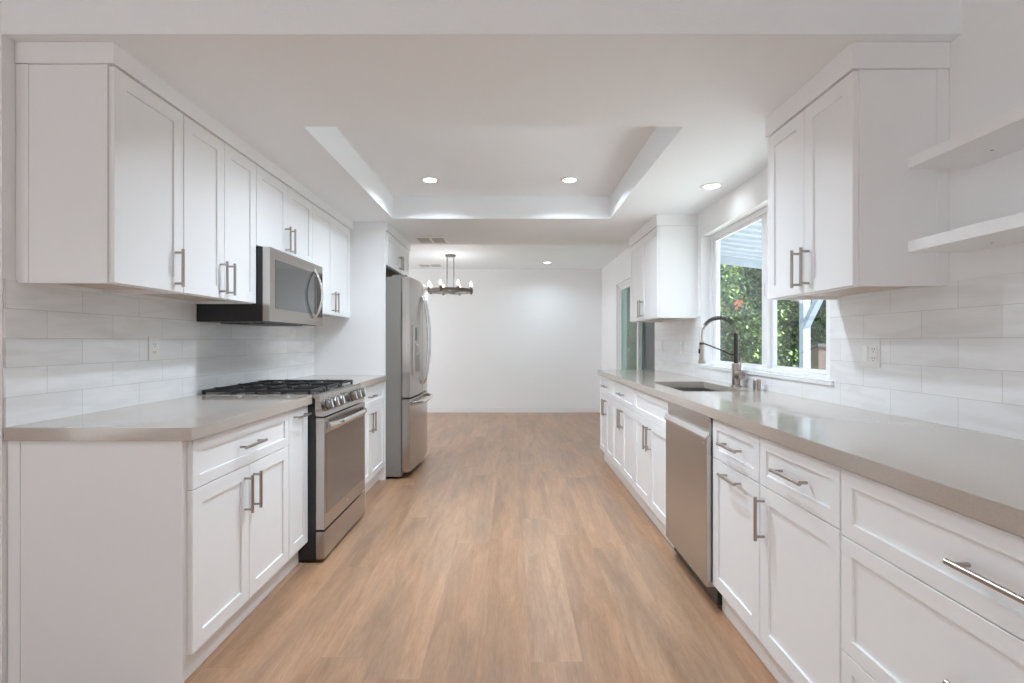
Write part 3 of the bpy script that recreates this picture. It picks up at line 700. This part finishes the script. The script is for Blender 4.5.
# ------------------------------------------------------------------ ceiling lights
def lamp(parent, loc, power, r, col=(0.76, 0.885, 1.0), kind='AREA'):
    ld = bpy.data.lights.new('lamp_light', kind); ld.energy = power; ld.color = col
    if kind == 'AREA': ld.shape = 'DISK'; ld.size = r*2; ld.spread = math.radians(148)
    else: ld.shadow_soft_size = r
    o = bpy.data.objects.new('lamp_light', ld); C.objects.link(o); o.parent = parent
    o.location = Vector(loc) - parent.location
    return o
G_CL = 'recessed ceiling lights'
def downlight(x, y, z, power, label):
    t = thing('recessed_light', label, 'ceiling light', (x, y, z), G_CL)
    MB().lathe((x, y, z), [(0.050, 0.0), (0.050, -0.004), (0.055, -0.006), (0.075, -0.004), (0.078, 0.0)], 36).build('trim_ring', 'trim', t)
    MB().lathe((x, y, z), [(0, -0.003), (0.049, -0.003), (0.049, -0.0005), (0, -0.0005)], 32).build('lens', 'lens', t)
    lamp(t, (x, y, z-0.008), power, 0.05)
downlight(-0.625, 3.81, ZC, LAMP_W*0.7, 'round recessed ceiling light in the raised tray, on the range side')
downlight(0.440, 3.81, ZC, LAMP_W*0.7, 'round recessed ceiling light in the raised tray, on the sink side')
downlight(-0.400, 2.74, ZC, LAMP_W*1.3, 'unseen recessed light added for fill behind the tray edge, range side')  # unseen pair, placed and powered to fill the kitchen with light
downlight(0.220, 2.74, ZC, LAMP_W*1.3, 'unseen recessed light added for fill behind the tray edge, sink side')
downlight(1.340, 3.35, ZL, LAMP_W*0.03, 'round recessed ceiling light over the sink beside the window')
downlight(0.546, 7.80, ZC, DINE_W, 'small round recessed light on the dining room ceiling by the far wall')
downlight(0.546, 6.10, ZC, DINE_W, 'unseen recessed light added just past the kitchen ceiling edge')  # this and the next two: unseen lamps added to brighten the dining room
downlight(-2.3, 7.80, ZC, DINE_W, 'unseen recessed light added in the far corner of the dining room')
downlight(-2.3, 6.10, ZC, DINE_W, 'unseen recessed light added in the near corner of the dining room')
for i, (x, y) in enumerate(((-0.6, 0.2), (0.7, 0.2), (-0.6, -1.8), (0.7, -1.8), (-2.3, -0.8))):  # unseen lamps added behind the camera to brighten the near kitchen
    downlight(x, y, ZC, REAR_W, ['unseen recessed light added in the front room, range side', 'unseen recessed light added in the front room, sink side', 'unseen recessed light added at the rear, range side', 'unseen recessed light added at the rear, sink side', 'unseen recessed light added near the rear openings'][i])

# chandelier
CX, CY = -0.876, 7.12
t = thing('chandelier', 'round wagon-wheel chandelier with eight lit candle bulbs in the dining room', 'chandelier', (CX, CY, ZC))
ZR_ = 1.925; RR = 0.315
MB().lathe((CX, CY, ZC), [(0, 0), (0.075, 0), (0.075, -0.018), (0.068, -0.024), (0, -0.024)], 28).build('canopy', 'pewter', t)
for dx in (-0.048, 0.048): MB().cyl((CX+dx, CY, ZR_+0.02), (CX+dx, CY, ZC-0.02), 0.006, n=12).build('rod', 'pewter', t)
MB().ring((CX, CY, ZR_), RR-0.014, RR+0.006, -0.018, 0.022, 56).build('ring', 'pewter', t)
MB().box(CX-RR+0.01, CX+RR-0.01, CY-0.012, CY+0.012, ZR_-0.006, ZR_+0.014).box(CX-0.012, CX+0.012, CY-RR+0.01, CY+RR-0.01, ZR_-0.006, ZR_+0.014).ring((CX, CY, ZR_), 0.05, 0.09, -0.012, 0.016, 28).build('cross_bars', 'pewter', t)
for k in range(8):
    a = math.radians(22.5 + 45*k + 4); x, y = CX+RR*1.0*math.cos(a), CY+RR*1.0*math.sin(a)
    c = MB().lathe((x, y, ZR_), [(0, -0.038), (0.012, -0.034), (0.022, -0.020), (0.024, 0.024), (0.030, 0.028), (0.014, 0.032), (0.014, 0.052), (0, 0.052)], 16).build('candle_holder', 'pewter', t)
    MB().lathe((x, y, ZR_+0.052), [(0, 0), (0.008, 0.002), (0.017, 0.024), (0.018, 0.038), (0.012, 0.060), (0.004, 0.076), (0, 0.080)], 16).build('bulb', 'bulb', c)
lamp(t, (CX, CY, ZR_+0.08), BULB_W*8, 0.25, (0.95, 0.96, 1.0), 'POINT')

# ceiling vents
def vent(x0, x1, y0, y1, z, label):
    t = thing('ceiling_vent', label, 'vent', ((x0+x1)/2, (y0+y1)/2, z), 'ceiling vents')
    f = 0.025; b = MB().box(x0, x1, y0, y0+f, z-0.008, z-0.0005, 0.002).box(x0, x1, y1-f, y1, z-0.008, z-0.0005, 0.002).box(x0, x0+f, y0+f, y1-f, z-0.008, z-0.0005, 0.002).box(x1-f, x1, y0+f, y1-f, z-0.008, z-0.0005, 0.002)
    xm = (x0+x1)/2; b.box(xm-0.009, xm+0.009, y0+f, y1-f, z-0.008, z-0.0005, 0.001).build('frame', 'trim', t)
    MB().box(x0+f, x1-f, y0+f, y1-f, z-0.0015, z-0.0004).build('backing', 'slot', t)  # near-black sheet stands in for the shade inside the duct
    n = 5
    for k in range(n):
        yy = y0+f+(y1-y0-2*f)*(k+0.5)/n
        MB().prism([(yy+0.006, z-0.0050), (yy+0.004, z-0.0050), (yy-0.0070, z-0.002), (yy-0.0050, z-0.002)], 'x', x0+f, x1-f).build('slat', 'trim', t)
vent(-0.985, -0.665, 4.97, 5.29, ZL, 'square white two-panel vent in the kitchen ceiling beyond the fridge cabinet')
vent(-1.52, -1.13, 7.95, 8.28, ZC, 'faint white vent in the dining room ceiling behind the chandelier')

# ------------------------------------------------------------------ outside
gz = -0.12
struct(MB().box(XO+WT, 16, -6, 20, gz-0.1, gz).build('ground', 'concrete'))
struct(MB().box(-16, -3.5, -10, 20, gz-0.1, gz).build('ground_side', 'concrete'))
# patio cover attached to the right wall
t = thing('patio_cover', 'pale painted patio roof on posts outside the window', 'patio cover', (4.1, 7.0, gz))
PX0, PX1, PYa, PYb = XO+WT+0.01, 4.45, -3.0, 7.10
def zr(x): return 2.62 - 0.125*(x-1.6)*1.0
k = 0.0
MB().prism([(PX0, zr(PX0)), (PX1, zr(PX1)), (PX1, zr(PX1)+0.04), (PX0, zr(PX0)+0.04)], 'y', PYa, PYb).build('roof_panel', 'patio', t)
for n in range(42):
    yy = PYa + 0.12 + n*0.24
    if yy < PYb-0.05: MB().prism([(PX0, zr(PX0)-0.035), (PX1-0.03, zr(PX1-0.03)-0.035), (PX1-0.03, zr(PX1-0.03)-0.0005), (PX0, zr(PX0)-0.0005)], 'y', yy, yy+0.045).build('roof_rib', 'patio', t)
MB().prism([(PX0, zr(PX0)-0.13), (PX1, zr(PX1)-0.13), (PX1, zr(PX1)+0.05), (PX0, zr(PX0)+0.05)], 'y', PYb+0.001, PYb+0.04).build('fascia', 'patio', t)
zb = zr(4.15)-0.04
MB().box(4.05, 4.15, PYa, PYb, zb-0.16, zb).build('beam', 'post', t)
for yy in (6.95, 2.6):
    MB().box(4.05, 4.15, yy, yy+0.10, gz, zb-0.161, 0.004).build('post', 'post', t)
MB().prism([(6.949, 1.40), (6.949, 1.52), (6.949-0.48, zb-0.161), (6.949-0.60, zb-0.161)], 'x', 4.06, 4.14).build('brace', 'post', t)
MB().prism([(7.051, 1.40), (7.051, 1.52), (7.051+0.02, 1.53), (7.051+0.02, 1.41)], 'x', 4.06, 4.14).build('bracket', 'patio', t)

def hedge(x0, x1, y0, y1, z1, n, label, name='hedge', flowers=0):
    cx, cy = (x0+x1)/2, (y0+y1)/2
    t = thing(name, label, 'hedge', (cx, cy, gz), 'shrubs outside')
    verts, faces = [], []
    rnd = random.Random(int(x0*100))
    for i in range(n):
        u = rnd.random()
        x = rnd.uniform(x0, x1); z = gz+0.05+(z1-gz)*rnd.random()**0.85
        bul = 0.22*math.sin(x*2.1+z*1.7)+0.16*math.sin(x*4.7-z*3.1)
        y = y0 + 0.22 + bul + abs(rnd.gauss(0, 0.18))
        if rnd.random() < 0.12: y = rnd.uniform(y0, y1); z = z1 + rnd.gauss(0, 0.12)
        sz = rnd.uniform(0.03, 0.065); q = Matrix.Rotation(rnd.uniform(0, 6.28), 3, 'Z') @ Matrix.Rotation(rnd.uniform(-1.2, 1.2), 3, 'X') @ Matrix.Rotation(rnd.uniform(-1, 1), 3, 'Y')
        kk = len(verts); p = Vector((x-cx, y-cy, z-gz))
        for a in ((-0.45, 0, 0), (0, -1, 0.1), (0.45, 0, 0), (0, 1, 0.15)): verts.append(p + q @ Vector(a)*sz)
        faces.append((kk, kk+1, kk+2, kk+3))
    me = bpy.data.meshes.new('foliage'); me.from_pydata(verts, [], faces); me.materials.append(M['leaf'])
    o = bpy.data.objects.new('foliage', me); C.objects.link(o); o.parent = t
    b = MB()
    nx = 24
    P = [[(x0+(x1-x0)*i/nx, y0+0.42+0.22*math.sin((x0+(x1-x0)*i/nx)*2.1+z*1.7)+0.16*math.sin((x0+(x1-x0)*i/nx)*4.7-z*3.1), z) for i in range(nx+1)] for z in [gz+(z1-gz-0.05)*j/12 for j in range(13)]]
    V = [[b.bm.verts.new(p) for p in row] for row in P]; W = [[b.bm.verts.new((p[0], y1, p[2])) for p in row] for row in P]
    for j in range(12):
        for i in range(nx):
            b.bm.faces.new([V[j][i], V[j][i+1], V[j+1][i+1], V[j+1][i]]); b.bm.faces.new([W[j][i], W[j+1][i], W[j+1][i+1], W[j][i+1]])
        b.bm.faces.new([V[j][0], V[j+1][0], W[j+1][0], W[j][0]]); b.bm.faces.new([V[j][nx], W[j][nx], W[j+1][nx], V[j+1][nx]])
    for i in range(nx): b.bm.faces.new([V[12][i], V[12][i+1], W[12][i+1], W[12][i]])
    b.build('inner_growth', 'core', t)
    if flowers:
        b = MB()
        for (fx_, fz_) in [(4.05, 1.92), (4.10, 1.86), (3.98, 1.88), (4.02, 1.80), (4.16, 1.93)][:flowers]:
            y = y0+0.10+0.22*math.sin(fx_*2.1+fz_*1.7)+0.16*math.sin(fx_*4.7-fz_*3.1)
            for m_ in range(5):
                a = 2*PI*m_/5; b.lathe((fx_+0.02*math.cos(a), y, fz_+0.02*math.sin(a)), [(0, -0.012), (0.016, 0), (0, 0.012)], 8)
        b.build('blossoms', 'blossom', t)
    return t
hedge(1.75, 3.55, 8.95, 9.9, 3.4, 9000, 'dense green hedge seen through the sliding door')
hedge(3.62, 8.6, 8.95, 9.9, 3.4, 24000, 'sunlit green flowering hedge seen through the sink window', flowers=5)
t = thing('garden_wall', 'low brown garden wall with a dark cap outside the window', 'garden wall', (6.6, 8.5, gz))
MB().box(5.15, 8.2, 8.4, 8.6, gz, 1.12).build('wall_face', 'brownwall', t)
MB().box(5.12, 8.2, 8.36, 8.64, 1.121, 1.17, 0.004).build('cap', 'darkcap', t)
